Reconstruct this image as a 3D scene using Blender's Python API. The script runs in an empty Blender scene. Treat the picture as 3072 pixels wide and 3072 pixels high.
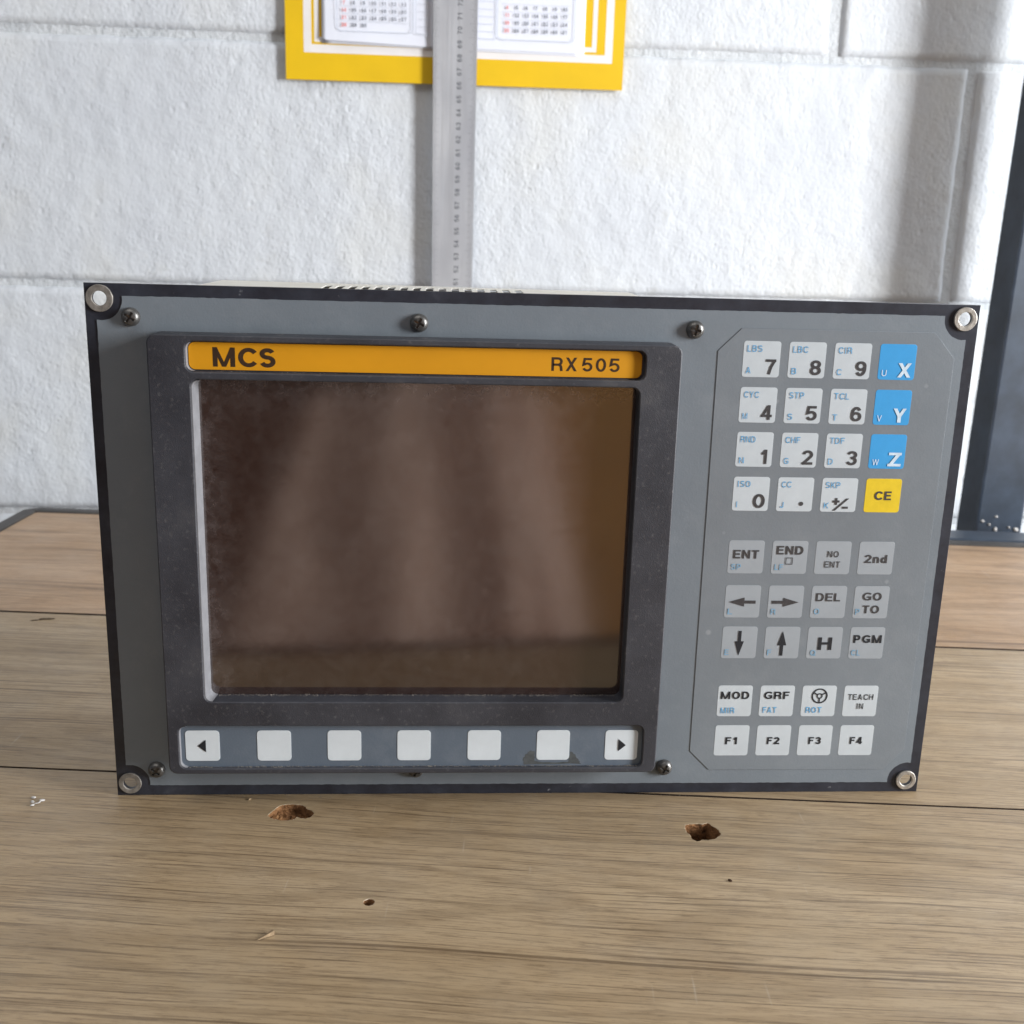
import bpy, bmesh, math, random
from mathutils import Vector, Matrix, noise
R = math.radians
random.seed(7)
S = bpy.context.scene
C = S.collection

# ------------------------------------------------------------ camera, world, lamps, exposure
cam = bpy.data.cameras.new('camera')
co = bpy.data.objects.new('camera', cam); C.objects.link(co); S.camera = co
def rotm(pitch, yaw, roll):
    cy, sy, cp, sp, cr, sr = math.cos(yaw), math.sin(yaw), math.cos(pitch), math.sin(pitch), math.cos(roll), math.sin(roll)
    Rz = Matrix(((cy, sy, 0), (-sy, cy, 0), (0, 0, 1)))
    B = Matrix(((1, 0, 0), (0, 0, -1), (0, 1, 0)))
    Rx = Matrix(((1, 0, 0), (0, cp, -sp), (0, sp, cp)))
    Rr = Matrix(((cr, -sr, 0), (sr, cr, 0), (0, 0, 1)))
    return Rr @ Rx @ B @ Rz
M = rotm(0.25256669, -0.06839935, 0.02918694)
m3 = Matrix((M[0], -M[1], -M[2])).transposed()
co.matrix_world = Matrix.Translation((-0.03519916, -0.38377813, 0.21168769)) @ m3.to_4x4()
cam.sensor_width = 36; cam.lens = 3300 / 3072 * 36
cam.clip_start = 0.01; cam.clip_end = 50
cam.dof.use_dof = True; cam.dof.focus_distance = 0.395; cam.dof.aperture_fstop = 25

W = bpy.data.worlds.new('World'); S.world = W; W.use_nodes = True
bg = W.node_tree.nodes['Background']
bg.inputs[0].default_value = (0.80, 0.90, 1.0, 1); bg.inputs[1].default_value = 0.235

def area(name, loc, target, sx, sy, power, col):
    l = bpy.data.lights.new(name, 'AREA'); l.shape = 'RECTANGLE'; l.size = sx; l.size_y = sy
    l.energy = power; l.color = col
    o = bpy.data.objects.new(name, l); C.objects.link(o); o.location = loc
    d = Vector(target) - Vector(loc); o.rotation_euler = d.to_track_quat('-Z', 'Y').to_euler()
    return o
area('doorway_light', (1.75, -0.66, 0.46), (0.05, 0.25, 0.15), 0.40, 0.9, 68, (0.97, 0.985, 1.0))
area('wall_fill_light', (1.35, 0.20, 0.52), (0.15, 0.50, 0.25), 0.55, 0.8, 9.0, (0.93, 0.97, 1.0))  # unseen fill lamp, added to rake the wall and soften the post's shadow
area('roof_light', (-0.5, -0.7, 2.1), (0.0, 0.2, 0.0), 1.6, 1.2, 14, (1.0, 0.96, 0.91))

S.view_settings.view_transform = 'Standard'; S.view_settings.look = 'None'
S.view_settings.exposure = 0.0; S.view_settings.gamma = 1.0
S.cycles.use_denoising = True
S.cycles.max_bounces = 6

# ------------------------------------------------------------ materials
def srgb(r, g, b):
    f = lambda c: (c / 255 / 12.92) if c / 255 <= 0.04045 else ((c / 255 + 0.055) / 1.055) ** 2.4
    return (f(r), f(g), f(b), 1)

class NT:
    def __init__(s, name):
        s.m = bpy.data.materials.new(name); s.m.use_nodes = True
        s.t = s.m.node_tree; s.b = s.t.nodes['Principled BSDF']
        s.tc = None
    def n(s, typ, **k):
        o = s.t.nodes.new(typ)
        for a, v in k.items():
            if a.startswith('i_'):
                key = a[2:].replace('_', ' ')
                o.inputs[key].default_value = v
            else: setattr(o, a, v)
        return o
    def l(s, a, b): s.t.links.new(a, b)
    def coord(s, scale=(1, 1, 1), rot=(0, 0, 0)):
        if not s.tc: s.tc = s.n('ShaderNodeTexCoord')
        mp = s.n('ShaderNodeMapping'); mp.inputs['Scale'].default_value = scale; mp.inputs['Rotation'].default_value = rot
        s.l(s.tc.outputs['Object'], mp.inputs['Vector']); return mp.outputs[0]
    def noise(s, scale, vec=None, detail=4, rough=0.6, dist=0.0):
        o = s.n('ShaderNodeTexNoise', i_Scale=scale, i_Detail=detail, i_Roughness=rough, i_Distortion=dist)
        s.l(vec if vec is not None else s.coord(), o.inputs['Vector']); return o.outputs['Fac']
    def ramp(s, fac, stops, interp='LINEAR'):
        o = s.n('ShaderNodeValToRGB'); cr = o.color_ramp; cr.interpolation = interp
        while len(cr.elements) < len(stops): cr.elements.new(0.5)
        for e, (p, c) in zip(cr.elements, stops):
            e.position = p; e.color = c if len(c) == 4 else (*c, 1)
        s.l(fac, o.inputs[0]); return o.outputs[0]
    def gray(s, fac, a, b, va=0.0, vb=1.0):
        o = s.n('ShaderNodeMapRange'); o.clamp = True
        o.inputs[1].default_value = a; o.inputs[2].default_value = b; o.inputs[3].default_value = va; o.inputs[4].default_value = vb
        s.l(fac, o.inputs[0]); return o.outputs[0]
    def mix(s, fac, a, b, blend='MIX'):
        o = s.n('ShaderNodeMix', data_type='RGBA', blend_type=blend)
        for i, v in ((0, fac), (6, a), (7, b)):
            if hasattr(v, 'is_linked'): s.l(v, o.inputs[i])
            else: o.inputs[i].default_value = v
        return o.outputs[2]
    def math(s, op, a, b=0.0, c=0.0):
        o = s.n('ShaderNodeMath', operation=op)
        for i, v in enumerate((a, b, c)):
            if hasattr(v, 'is_linked'): s.l(v, o.inputs[i])
            else: o.inputs[i].default_value = v
        return o.outputs[0]
    def bump(s, h, strength=0.5, dist=0.001, normal=None):
        o = s.n('ShaderNodeBump', i_Strength=strength, i_Distance=dist); s.l(h, o.inputs['Height'])
        if normal is not None: s.l(normal, o.inputs['Normal'])
        return o.outputs[0]
    def set(s, base=None, rough=None, metal=None, normal=None, spec=None, ior=None):
        for nm, v in (('Base Color', base), ('Roughness', rough), ('Metallic', metal), ('Normal', normal), ('Specular IOR Level', spec), ('IOR', ior)):
            if v is None: continue
            if hasattr(v, 'is_linked'): s.l(v, s.b.inputs[nm])
            else: s.b.inputs[nm].default_value = v
        return s.m

def simple(name, col, rough=0.5, metal=0.0, var=0.12, scale=60, spec=0.5, bump=0.0, bscale=900):
    t = NT(name); f = t.noise(scale, detail=5)
    k = t.gray(f, 0.3, 0.7, 1 - var, 1 + var)
    c = t.n('ShaderNodeVectorMath', operation='SCALE'); c.inputs[0].default_value = col[:3]; t.l(k, c.inputs[3])
    nrm = None
    if bump: nrm = t.bump(t.noise(bscale, detail=2), bump, 0.0003)
    return t.set(base=c.outputs[0], rough=rough, metal=metal, normal=nrm, spec=spec)

def mat_block():
    t = NT('white_painted_block')
    v = t.coord((1, 1, 0.8))
    big = t.noise(9, v, 3); mid = t.noise(95, v, 4, 0.6); fine = t.noise(420, v, 4, 0.7)
    vor = t.n('ShaderNodeTexVoronoi', i_Scale=85.0); t.l(v, vor.inputs['Vector'])
    pit = t.gray(vor.outputs['Distance'], 0.0, 0.22)
    sparse = t.gray(t.noise(26, v, 2), 0.50, 0.62)
    pit = t.math('MAXIMUM', pit, t.math('SUBTRACT', 1.0, sparse))
    h = t.math('ADD', t.math('MULTIPLY', mid, 1.0), t.math('MULTIPLY', fine, 0.55))
    g2 = t.n('ShaderNodeTexVoronoi', i_Scale=300.0); t.l(v, g2.inputs['Vector'])
    h = t.math('ADD', h, t.math('MULTIPLY', pit, 0.6)); h = t.math('ADD', h, t.math('MULTIPLY', t.gray(g2.outputs['Distance'], 0.0, 0.6), 0.20))
    c = t.ramp(big, [(0.3, (0.60, 0.63, 0.675)), (0.5, (0.645, 0.675, 0.715)), (0.75, (0.65, 0.66, 0.65))])
    dirt = t.gray(t.noise(42, v, 5, 0.7), 0.62, 0.75)
    c = t.mix(t.math('MULTIPLY', dirt, 0.25), c, (0.52, 0.51, 0.46, 1))
    return t.set(base=c, rough=0.62, normal=t.bump(t.math('MULTIPLY', h, t.gray(t.noise(7, v, 3), 0.35, 0.65, 0.5, 1.1)), 0.52, 0.0021), spec=0.35)

def mat_wood():
    t = NT('oak_laminate')
    v0 = t.coord((1, 1, 1))
    warp = t.noise(3.2, t.coord((1, 2.0, 1)), 2)
    wy = t.math('MULTIPLY', t.math('SUBTRACT', warp, 0.5), 0.015)
    sep = t.n('ShaderNodeSeparateXYZ'); t.l(v0, sep.inputs[0])
    yy = t.math('ADD', t.math('ADD', sep.outputs[1], wy), t.math('MULTIPLY', sep.outputs[0], 0.022))
    def vec(sx, sy, seed=0.0):
        cb = t.n('ShaderNodeCombineXYZ')
        t.l(t.math('MULTIPLY', sep.outputs[0], sx), cb.inputs[0]); t.l(t.math('MULTIPLY', yy, sy), cb.inputs[1]); cb.inputs[2].default_value = seed
        return cb.outputs[0]
    band = t.noise(1, vec(2.0, 26, 1.3), 3, 0.55)
    ring = t.noise(1, vec(2.2, 17, 5.1), 1, 0.4)
    rings = t.math('SINE', t.math('MULTIPLY', ring, 85.0))
    streak = t.noise(1, vec(24, 700, 2.2), 5, 0.7)
    fleck = t.noise(1, vec(42, 1500, 7.7), 3, 0.65)
    longl = t.noise(1, vec(1.7, 330, 3.3), 1, 0.4)
    longm = t.noise(1, vec(5, 40, 8.3), 2, 0.5)
    thin = t.noise(1, vec(11, 950, 6.1), 2, 0.5)
    dash = t.noise(1, vec(120, 2300, 4.4), 3, 0.7)
    mott = t.noise(75, t.coord((0.5, 1, 1)), 5, 0.7)
    c = t.ramp(band, [(0.30, srgb(155, 132, 100)), (0.50, srgb(169, 145, 113)), (0.70, srgb(184, 161, 130))])
    c = t.mix(t.math('MULTIPLY', t.gray(t.math('ADD', rings, t.math('MULTIPLY', t.math('ADD', streak, dash), 1.1)), 1.30, 1.8), 0.26), c, srgb(112, 90, 62))
    c = t.mix(t.math('MULTIPLY', t.gray(streak, 0.51, 0.63), 0.28), c, srgb(110, 90, 66))
    c = t.mix(t.math('MULTIPLY', t.gray(fleck, 0.54, 0.64), 0.42), c, srgb(98, 78, 56))
    c = t.mix(t.math('MULTIPLY', t.gray(dash, 0.55, 0.61), 0.50), c, srgb(92, 72, 50))
    c = t.mix(t.math('MULTIPLY', t.gray(thin, 0.60, 0.635), 0.62), c, srgb(88, 68, 46))
    c = t.mix(t.math('MULTIPLY', t.gray(mott, 0.35, 0.75), 0.20), c, srgb(188, 170, 142))
    c = t.mix(t.math('MULTIPLY', t.math('MULTIPLY', t.gray(longl, 0.66, 0.69), t.gray(longm, 0.42, 0.56)), 0.55), c, srgb(76, 56, 36))
    c = t.mix(t.gray(sep.outputs[1], 0.1768, 0.1772, 0, 1), c, t.mix(1.0, c, (1.05, 0.94, 0.92, 1), 'MULTIPLY'))
    dust = t.gray(t.noise(14, t.coord(), 6, 0.7), 0.45, 0.75)
    c = t.mix(t.math('MULTIPLY', dust, 0.12), c, (0.55, 0.52, 0.46, 1))
    scr = t.noise(1, t.coord((300, 24, 1), (0, 0, 0.9)), 2, 0.5)
    c = t.mix(t.math('MULTIPLY', t.gray(scr, 0.72, 0.78), 0.25), c, (0.6, 0.56, 0.5, 1))
    h = t.math('SUBTRACT', 1.0, t.gray(streak, 0.45, 0.75))
    rg = t.gray(t.noise(22, t.coord(), 5), 0.3, 0.7, 0.36, 0.52)
    return t.set(base=c, rough=rg, normal=t.bump(h, 0.25, 0.0003), spec=0.55)

def mat_bezel():
    t = NT('black_textured_plastic')
    g = t.noise(2600, None, 2, 0.6); b = t.noise(35, None, 5, 0.65); sp = t.noise(700, None, 2, 0.5)
    c = t.ramp(b, [(0.32, (0.022, 0.023, 0.031)), (0.58, (0.043, 0.045, 0.056)), (0.78, (0.080, 0.080, 0.086))])
    c = t.mix(t.math('MULTIPLY', t.gray(sp, 0.60, 0.78), 0.16), c, (0.30, 0.29, 0.28, 1))
    return t.set(base=c, rough=0.52, normal=t.bump(g, 0.35, 0.0003), spec=0.6)

def mat_plate():
    t = NT('black_plate_paint')
    b = t.noise(70, t.coord((1, 1, 1)), 6, 0.7); d = t.noise(190, None, 3)
    c = t.ramp(b, [(0.35, (0.018, 0.019, 0.027)), (0.6, (0.034, 0.038, 0.052)), (0.8, (0.070, 0.075, 0.092))])
    c = t.mix(t.math('MULTIPLY', t.gray(d, 0.70, 0.76), 0.5), c, (0.35, 0.36, 0.38, 1))
    return t.set(base=c, rough=0.38, spec=0.5)

def mat_foil(name, col, rough, extra=0.0):
    t = NT(name)
    b = t.noise(14, None, 5, 0.65); g = t.noise(1300, None, 2)
    c = t.ramp(b, [(0.3, tuple(x * 0.90 for x in col)), (0.7, tuple(x * 1.08 for x in col))])
    sm = t.gray(t.noise(60, t.coord((1, 1, 1), (0, 0.6, 0)), 6, 0.75), 0.50, 0.75)
    c = t.mix(t.math('MULTIPLY', sm, 0.16), c, (0.36, 0.38, 0.40, 1))
    sc = t.noise(1, t.coord((900, 1, 45), (0, 0.25, 0)), 2)
    c = t.mix(t.math('MULTIPLY', t.gray(sc, 0.76, 0.80), 0.4), c, (0.5, 0.52, 0.54, 1))
    if extra:
        sp = t.n('ShaderNodeTexVoronoi', i_Scale=70.0); t.l(t.coord(), sp.inputs['Vector'])
        c = t.mix(t.math('MULTIPLY', t.gray(sp.outputs['Distance'], 0.09, 0.05), extra), c, (0.42, 0.44, 0.46, 1))
    return t.set(base=c, rough=rough, normal=t.bump(g, 0.22, 0.0002), spec=0.55)

def mat_screen(name, dark=1.0):
    t = NT(name)
    b = t.noise(16, None, 5, 0.65); d = t.noise(150, None, 6, 0.75); g = t.noise(1600, None, 2)
    c = t.ramp(b, [(0.3, (0.026 * dark, 0.0125 * dark, 0.0095 * dark)), (0.7, (0.036 * dark, 0.0185 * dark, 0.0140 * dark))])
    c = t.mix(t.math('MULTIPLY', t.gray(d, 0.42, 0.8), 0.07), c, (0.40, 0.37, 0.35, 1))
    sp = t.n('ShaderNodeTexVoronoi', i_Scale=110.0); t.l(t.coord(), sp.inputs['Vector'])
    pick = t.gray(sp.outputs['Color'], 0.80, 0.81)
    c = t.mix(t.math('MULTIPLY', t.math('MULTIPLY', t.gray(sp.outputs['Distance'], 0.07, 0.03), pick), 0.35), c, (0.6, 0.58, 0.55, 1))
    # dust lying along the top and side edges of the recess
    tc = t.n('ShaderNodeTexCoord'); sx = t.n('ShaderNodeSeparateXYZ'); t.l(tc.outputs['Object'], sx.inputs[0])
    e1 = t.gray(sx.outputs[2], 0.146, 0.160); e2 = t.gray(sx.outputs[0], -0.106, -0.119)
    e = t.math('MAXIMUM', e1, e2)
    dn = t.gray(t.noise(230, None, 5, 0.75), 0.40, 0.75)
    c = t.mix(t.math('MULTIPLY', t.math('MULTIPLY', e, dn), 0.22), c, (0.42, 0.38, 0.38, 1))
    return t.set(base=c, rough=t.gray(b, 0.3, 0.7, 0.085, 0.12), ior=2.15, spec=0.5)

def mat_steel():
    t = NT('brushed_steel')
    s = t.noise(1, t.coord((420, 420, 9)), 3); b = t.noise(18, t.coord((1, 1, 0.6)), 4)
    c = t.ramp(b, [(0.3, (0.46, 0.47, 0.51)), (0.7, (0.62, 0.63, 0.66))])
    sp = t.gray(t.noise(120, t.coord((1, 1, 0.5)), 3), 0.70, 0.78)
    c = t.mix(t.math('MULTIPLY', sp, 0.4), c, (0.10, 0.10, 0.10, 1))
    return t.set(base=c, rough=t.gray(s, 0.3, 0.7, 0.42, 0.58), metal=0.55, normal=t.bump(s, 0.12, 0.0002))

def mat_mortar():
    t = NT('white_painted_mortar')
    v = t.coord(); n = t.noise(150, v, 5, 0.7)
    c = t.ramp(t.noise(30, v, 3), [(0.3, (0.55, 0.58, 0.61)), (0.7, (0.65, 0.675, 0.70))])
    return t.set(base=c, rough=0.7, normal=t.bump(n, 0.8, 0.003), spec=0.3)

def mat_chip():
    t = NT('broken_chipboard')
    b = t.noise(330, None, 5, 0.7)
    c = t.ramp(b, [(0.3, srgb(62, 42, 28)), (0.5, srgb(132, 94, 62)), (0.7, srgb(160, 120, 82))])
    return t.set(base=c, rough=0.9, normal=t.bump(b, 0.9, 0.002), spec=0.2)

MB = mat_block(); MM = mat_mortar(); MW = mat_wood(); MBZ = mat_bezel(); MPL = mat_plate()
MFO = mat_foil('grey_front_foil', (0.186, 0.214, 0.242), 0.45)
MOV = mat_foil('grey_keypad_overlay', (0.198, 0.223, 0.248), 0.36, 0.35)
MST = mat_foil('blue_grey_key_strip', (0.115, 0.145, 0.185), 0.45)
MSC = mat_screen('smoked_filter_glass'); MSTL = mat_steel(); MCH = mat_chip()
MWK = simple('white_key_print', srgb(196, 203, 208), 0.42, var=0.05, scale=120)
MSK = simple('soft_key_print', srgb(212, 219, 224), 0.42, var=0.05, scale=120)
MGK = simple('grey_key_print', srgb(158, 164, 170), 0.42, var=0.05, scale=120)
MBK = simple('blue_key_print', srgb(62, 158, 220), 0.42, var=0.05, scale=120)
MYK = simple('yellow_key_print', srgb(228, 196, 42), 0.42, var=0.09, scale=150)
MDT = simple('dark_print', srgb(62, 60, 62), 0.5, var=0.25, scale=500)
MKT = simple('black_print', srgb(30, 33, 40), 0.5, var=0.2, scale=500)
MLT = simple('blue_print', srgb(92, 160, 205), 0.5, var=0.12, scale=400)
MFT = simple('faded_blue_print', srgb(122, 162, 190), 0.5, var=0.2, scale=400)
MWT = simple('white_print', srgb(205, 222, 235), 0.5, var=0.12, scale=400)
MBR = simple('brown_print', srgb(58, 40, 24), 0.5, var=0.25, scale=400)
MAM = simple('amber_nameplate', srgb(218, 150, 0), 0.6, var=0.07, scale=22)
MDU = simple('pale_dust', srgb(150, 143, 134), 0.95, var=0.4, scale=400, spec=0.1)
MSCW = simple('blackened_screw', (0.13, 0.125, 0.12), 0.33, metal=0.6, var=0.4, scale=600)
MRG = simple('worn_bare_metal', (0.46, 0.43, 0.39), 0.42, metal=0.65, var=0.35, scale=350, bump=0.5)
MRD = simple('dirty_bare_metal', (0.27, 0.25, 0.225), 0.55, metal=0.5, var=0.4, scale=350, bump=0.5)
MHS = simple('beige_housing_paint', srgb(214, 211, 203), 0.5, var=0.05, scale=40)
MIN = simple('dark_inside', (0.01, 0.01, 0.012), 0.8)
MYB = simple('yellow_card', srgb(226, 184, 8), 0.55, var=0.05, scale=25)
MCW = simple('white_card_print', srgb(232, 228, 226), 0.6, var=0.04)
MPG = simple('white_paper', srgb(226, 229, 240), 0.75, var=0.03, scale=20)
MPT = simple('grey_paper_print', srgb(110, 114, 124), 0.8)
MPLN = simple('pale_line_print', srgb(188, 194, 206), 0.8)
MPR = simple('red_paper_print', srgb(222, 130, 125), 0.8)
MRN = simple('etched_ruler_print', srgb(96, 98, 104), 0.6, var=0.3, scale=400)
MPO = simple('dark_blue_steel_paint', (0.030, 0.042, 0.062), 0.36, var=0.35, scale=45)
MED = simple('black_edge_rubber', (0.040, 0.036, 0.034), 0.5, var=0.3, scale=50)
MPLA = simple('clear_plastic_scrap', (0.50, 0.48, 0.46), 0.3, var=0.15, scale=300)
MSP = simple('raw_splinter_wood', srgb(148, 126, 98), 0.8, var=0.3, scale=600)
MFL = simple('concrete_floor', (0.20, 0.19, 0.18), 0.8, var=0.2, scale=6)
MCL = simple('beige_shirt_cloth', (0.84, 0.585, 0.46), 0.9, var=0.12, scale=8)
MOR = simple('orange_brown_board', (0.62, 0.31, 0.10), 0.7, var=0.12, scale=8)
MDK = simple('brown_backdrop', (0.15, 0.095, 0.075), 0.8)

# ------------------------------------------------------------ mesh helpers
def link(name, me, mat, parent=None, loc=None):
    o = bpy.data.objects.new(name, me); C.objects.link(o)
    if mat is not None and me is not None and not me.materials: me.materials.append(mat)
    if parent: o.parent = parent
    if loc: o.location = loc
    return o
def tag(o, label=None, cat=None, group=None, kind=None):
    for k, v in (('label', label), ('category', cat), ('group', group), ('kind', kind)):
        if v: o[k] = v
    return o
def empty(name, loc=(0, 0, 0)):
    o = bpy.data.objects.new(name, None); C.objects.link(o); o.location = loc; o.empty_display_size = 0.02; return o
def rr(x0, z0, x1, z1, r, n=5):
    p = []
    for cx, cz, a in ((x1 - r, z1 - r, 0), (x0 + r, z1 - r, 90), (x0 + r, z0 + r, 180), (x1 - r, z0 + r, 270)):
        for k in range(n + 1):
            t = R(a + 90 * k / n); p.append((cx + r * math.cos(t), cz + r * math.sin(t)))
    return p
def circ(cx, cz, r, n=28):
    return [(cx + r * math.cos(2 * math.pi * k / n), cz + r * math.sin(2 * math.pi * k / n)) for k in range(n)]
def flat_mesh(outer, holes, thick, bevel=0.0, bres=1):
    """2D outline with holes, extruded: millimetres in, front face at z=0, back at -thick"""
    cu = bpy.data.curves.new('outline', 'CURVE'); cu.dimensions = '2D'; cu.fill_mode = 'BOTH'
    for pts in [outer] + list(holes):
        s = cu.splines.new('POLY'); s.points.add(len(pts) - 1); s.use_cyclic_u = True
        for q, (x, y) in zip(s.points, pts): q.co = (x / 1000, y / 1000, 0, 1)
    cu.extrude = max(thick / 2000 - bevel / 1000, 0)
    if bevel: cu.bevel_depth = bevel / 1000; cu.bevel_resolution = bres; cu.offset = -bevel / 1000
    o = bpy.data.objects.new('outline', cu); C.objects.link(o)
    dg = bpy.context.evaluated_depsgraph_get()
    me = bpy.data.meshes.new_from_object(o.evaluated_get(dg)); me.materials.clear()
    bpy.data.objects.remove(o); bpy.data.curves.remove(cu)
    me.transform(Matrix.Translation((0, 0, -thick / 2000)))
    return me
UP = Matrix(((1, 0, 0, 0), (0, 0, -1, 0), (0, 1, 0, 0), (0, 0, 0, 1)))   # (x,y,z)->(x,-z,y): outline y becomes height, front faces -Y
def plate(name, outer, yfront, thick, mat, parent, holes=(), bevel=0.0, bres=1):
    me = flat_mesh(outer, holes, thick, bevel, bres); me.transform(Matrix.Translation((0, yfront / 1000, 0)) @ UP)
    return link(name, me, mat, parent)
def box_bm(bm, x0, x1, y0, y1, z0, z1):
    vs = [bm.verts.new((x, y, z)) for x in (x0, x1) for y in (y0, y1) for z in (z0, z1)]
    for f in ((0, 1, 3, 2), (4, 6, 7, 5), (0, 4, 5, 1), (2, 3, 7, 6), (0, 2, 6, 4), (1, 5, 7, 3)): bm.faces.new([vs[i] for i in f])
def bm_obj(name, bm, mat, parent=None, bevel=0.0, seg=2, smooth=False):
    bmesh.ops.recalc_face_normals(bm, faces=bm.faces)
    if bevel: bmesh.ops.bevel(bm, geom=list(bm.edges), offset=bevel, segments=seg, affect='EDGES', profile=0.6)
    me = bpy.data.meshes.new(name); bm.to_mesh(me); bm.free()
    if smooth:
        for p in me.polygons: p.use_smooth = True
    return link(name, me, mat, parent)

# ------------------------------------------------------------ stroke lettering (grotesque capitals)
def arc(cx, cy, rx, ry, a0, a1, n=14):
    return [(cx + rx * math.cos(R(a0 + (a1 - a0) * k / n)), cy + ry * math.sin(R(a0 + (a1 - a0) * k / n))) for k in range(n + 1)]
def glyph(ch, s, W):
    h = s / 2; T = 1 - h; B = h; m = 0.52
    rx = W / 2 - h; cx = W / 2
    L = lambda *p: ('L', list(p), False); O = lambda p: ('L', p, True)
    D = lambda x0, x1, y0=0.0, y1=1.0: ('D', (x0, y0, x1, y1))
    if ch in 'O': return [O(arc(cx, .5, rx, .5 - h, 0, 360, 26)[:-1])]
    if ch == '0': return [O(arc(cx, .5, rx, .5 - h, 0, 360, 26)[:-1])]
    if ch == 'Q': return [O(arc(cx, .5, rx, .5 - h, 0, 360, 26)[:-1]), L((W * .58, .26), (W, -.02))]
    rc = (W - 1.5 * h) / 1.80
    if ch == 'C': return [('L', arc(h + rc, .5, rc, .5 - h, 37, 323, 24), False)]
    if ch == 'G': return [('L', arc(h + rc, .5, rc, .5 - h, 40, 325, 24), False), L((W * .54, .44), (W - h, .44), (W - h, .08))]
    if ch == 'S': return [('L', arc(cx, (T + m) / 2, rx * .93, (T - m) / 2, 20, 270, 14) + arc(cx, (B + m) / 2, rx, (m - B) / 2, 90, -160, 14)[1:], False)]
    if ch == '8': return [O(arc(cx, (T + m) / 2, rx * .9, (T - m) / 2, 0, 360, 20)[:-1]), O(arc(cx, (B + m) / 2, rx, (m - B) / 2, 0, 360, 20)[:-1])]
    if ch == '3': return [('L', arc(cx, (T + m) / 2, rx * .95, (T - m) / 2, 165, -90, 14), False), ('L', arc(cx, (B + m) / 2, rx, (m - B) / 2, 90, -165, 14), False), L((cx - rx * .25, m), (cx + .02, m))]
    if ch == '2': return [('L', arc(cx, T - rx * .92, rx, rx * .92, 172, -38, 14) + [(h * 1.2, B)], False), L((0, B), (W, B))]
    if ch == '5': return [('L', [(W * .93, T), (W * .22, T), (W * .13, .50)] + arc(cx, .335, rx, .335 - h, 128, -158, 16), False)]
    if ch == '6': return [O(arc(cx, .325, rx, .325 - h, 0, 360, 22)[:-1]), ('L', arc(cx, .5, rx, .5 - h, 36, 195, 16), False)]
    if ch == '9': return [O(arc(cx, .675, rx, .325 - h, 0, 360, 22)[:-1]), ('L', arc(cx, .5, rx, .5 - h, 216, 375, 16), False)]
    if ch == '7': return [L((0, T), (W, T)), ('L', [(W - h * 1.1, 1 - s * .6), (W * .55, .5), (W * .36, 0)], False)]
    if ch == '4': return [L((W * .70, 0), (W * .70, 1)), L((0, .27), (W, .27)), D(h * 1.1, W * .66, .27, .98)]
    if ch == '1': return [L((W * .64, 0), (W * .64, 1)), ('L', [(W * .12, .70), (W * .38, .76), (W * .60, .96)], False)]
    if ch == 'I': return [L((cx, 0), (cx, 1))]
    if ch == 'A': return [D(h * 1.05, cx), D(W - h * 1.05, cx), L((W * .2, .3), (W * .8, .3))]
    if ch == 'V': return [D(cx, h * 1.05), D(cx, W - h * 1.05)]
    if ch == 'W': return [D(W * .27, h), D(W * .27, cx), D(W * .73, cx), D(W * .73, W - h)]
    if ch == 'X': return [D(h * 1.1, W - h * 1.1), D(W - h * 1.1, h * 1.1)]
    if ch == 'Y': return [L((cx, 0), (cx, .45)), D(cx, h * 1.1, .42, 1), D(cx, W - h * 1.1, .42, 1)]
    if ch == 'Z': return [L((.02, T), (W, T)), L((0, B), (W, B)), D(h * 1.5, W - h * 1.5, s * .6, 1 - s * .6)]
    if ch == 'M': return [L((h, 0), (h, 1)), L((W - h, 0), (W - h, 1)), D(cx, h), D(cx, W - h)]
    if ch == 'N': return [L((h, 0), (h, 1)), L((W - h, 0), (W - h, 1)), D(W - h, h)]
    if ch == 'H': return [L((h, 0), (h, 1)), L((W - h, 0), (W - h, 1)), L((h, m), (W - h, m))]
    if ch == 'K': return [L((h, 0), (h, 1)), D(h + .02, W - h, .36, 1), D(W - h, W * .40, 0, .60)]
    if ch == 'E': return [L((W, T), (h, T), (h, B), (W, B)), L((h, m), (W * .92, m))]
    if ch == 'F': return [L((W, T), (h, T), (h, 0)), L((h, m), (W * .88, m))]
    if ch == 'L': return [L((h, 1), (h, B), (W, B))]
    if ch == 'T': return [L((0, T), (W, T)), L((cx, 0), (cx, 1 - s * .5))]
    if ch == 'J': return [('L', [(W - h, 1), (W - h, .3)] + arc(cx, .3, rx, .3 - h, 0, -180, 12)[1:], False)]
    if ch == 'U': return [('L', [(h, 1), (h, .34)] + arc(cx, .34, rx, .34 - h, 180, 360, 14)[1:] + [(W - h, 1)], False)]
    if ch == 'D': return [O([(h, B), (h, T), (W * .5, T)] + arc(W * .5, .5, W * .5 - h, .5 - h, 90, -90, 14)[1:-1] + [(W * .5, B)])]
    if ch == 'P': return [('L', [(h, 0), (h, T), (W * .6, T)] + arc(W * .6, (T + .44) / 2, W * .4 - h, (T - .44) / 2, 90, -90, 12)[1:] + [(h, .44)], False)]
    if ch == 'R': return [('L', [(h, 0), (h, T), (W * .6, T)] + arc(W * .6, (T + .46) / 2, W * .4 - h, (T - .46) / 2, 90, -90, 12)[1:] + [(h, .46)], False), ('L', [(W * .55, .46)] + arc(W * .62, .26, W * .38 - h * 1.2, .20, 90, 0, 6) + [(W - h * .8, 0)], False)]
    if ch == 'B': return [O([(h, m), (h, T), (W * .58, T)] + arc(W * .58, (T + m) / 2, W * .38 - h, (T - m) / 2, 90, -90, 10)[1:-1] + [(W * .58, m)]),
                          O([(h, B), (h, m), (W * .6, m)] + arc(W * .6, (B + m) / 2, W * .4 - h, (m - B) / 2, 90, -90, 10)[1:-1] + [(W * .6, B)])]
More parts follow.
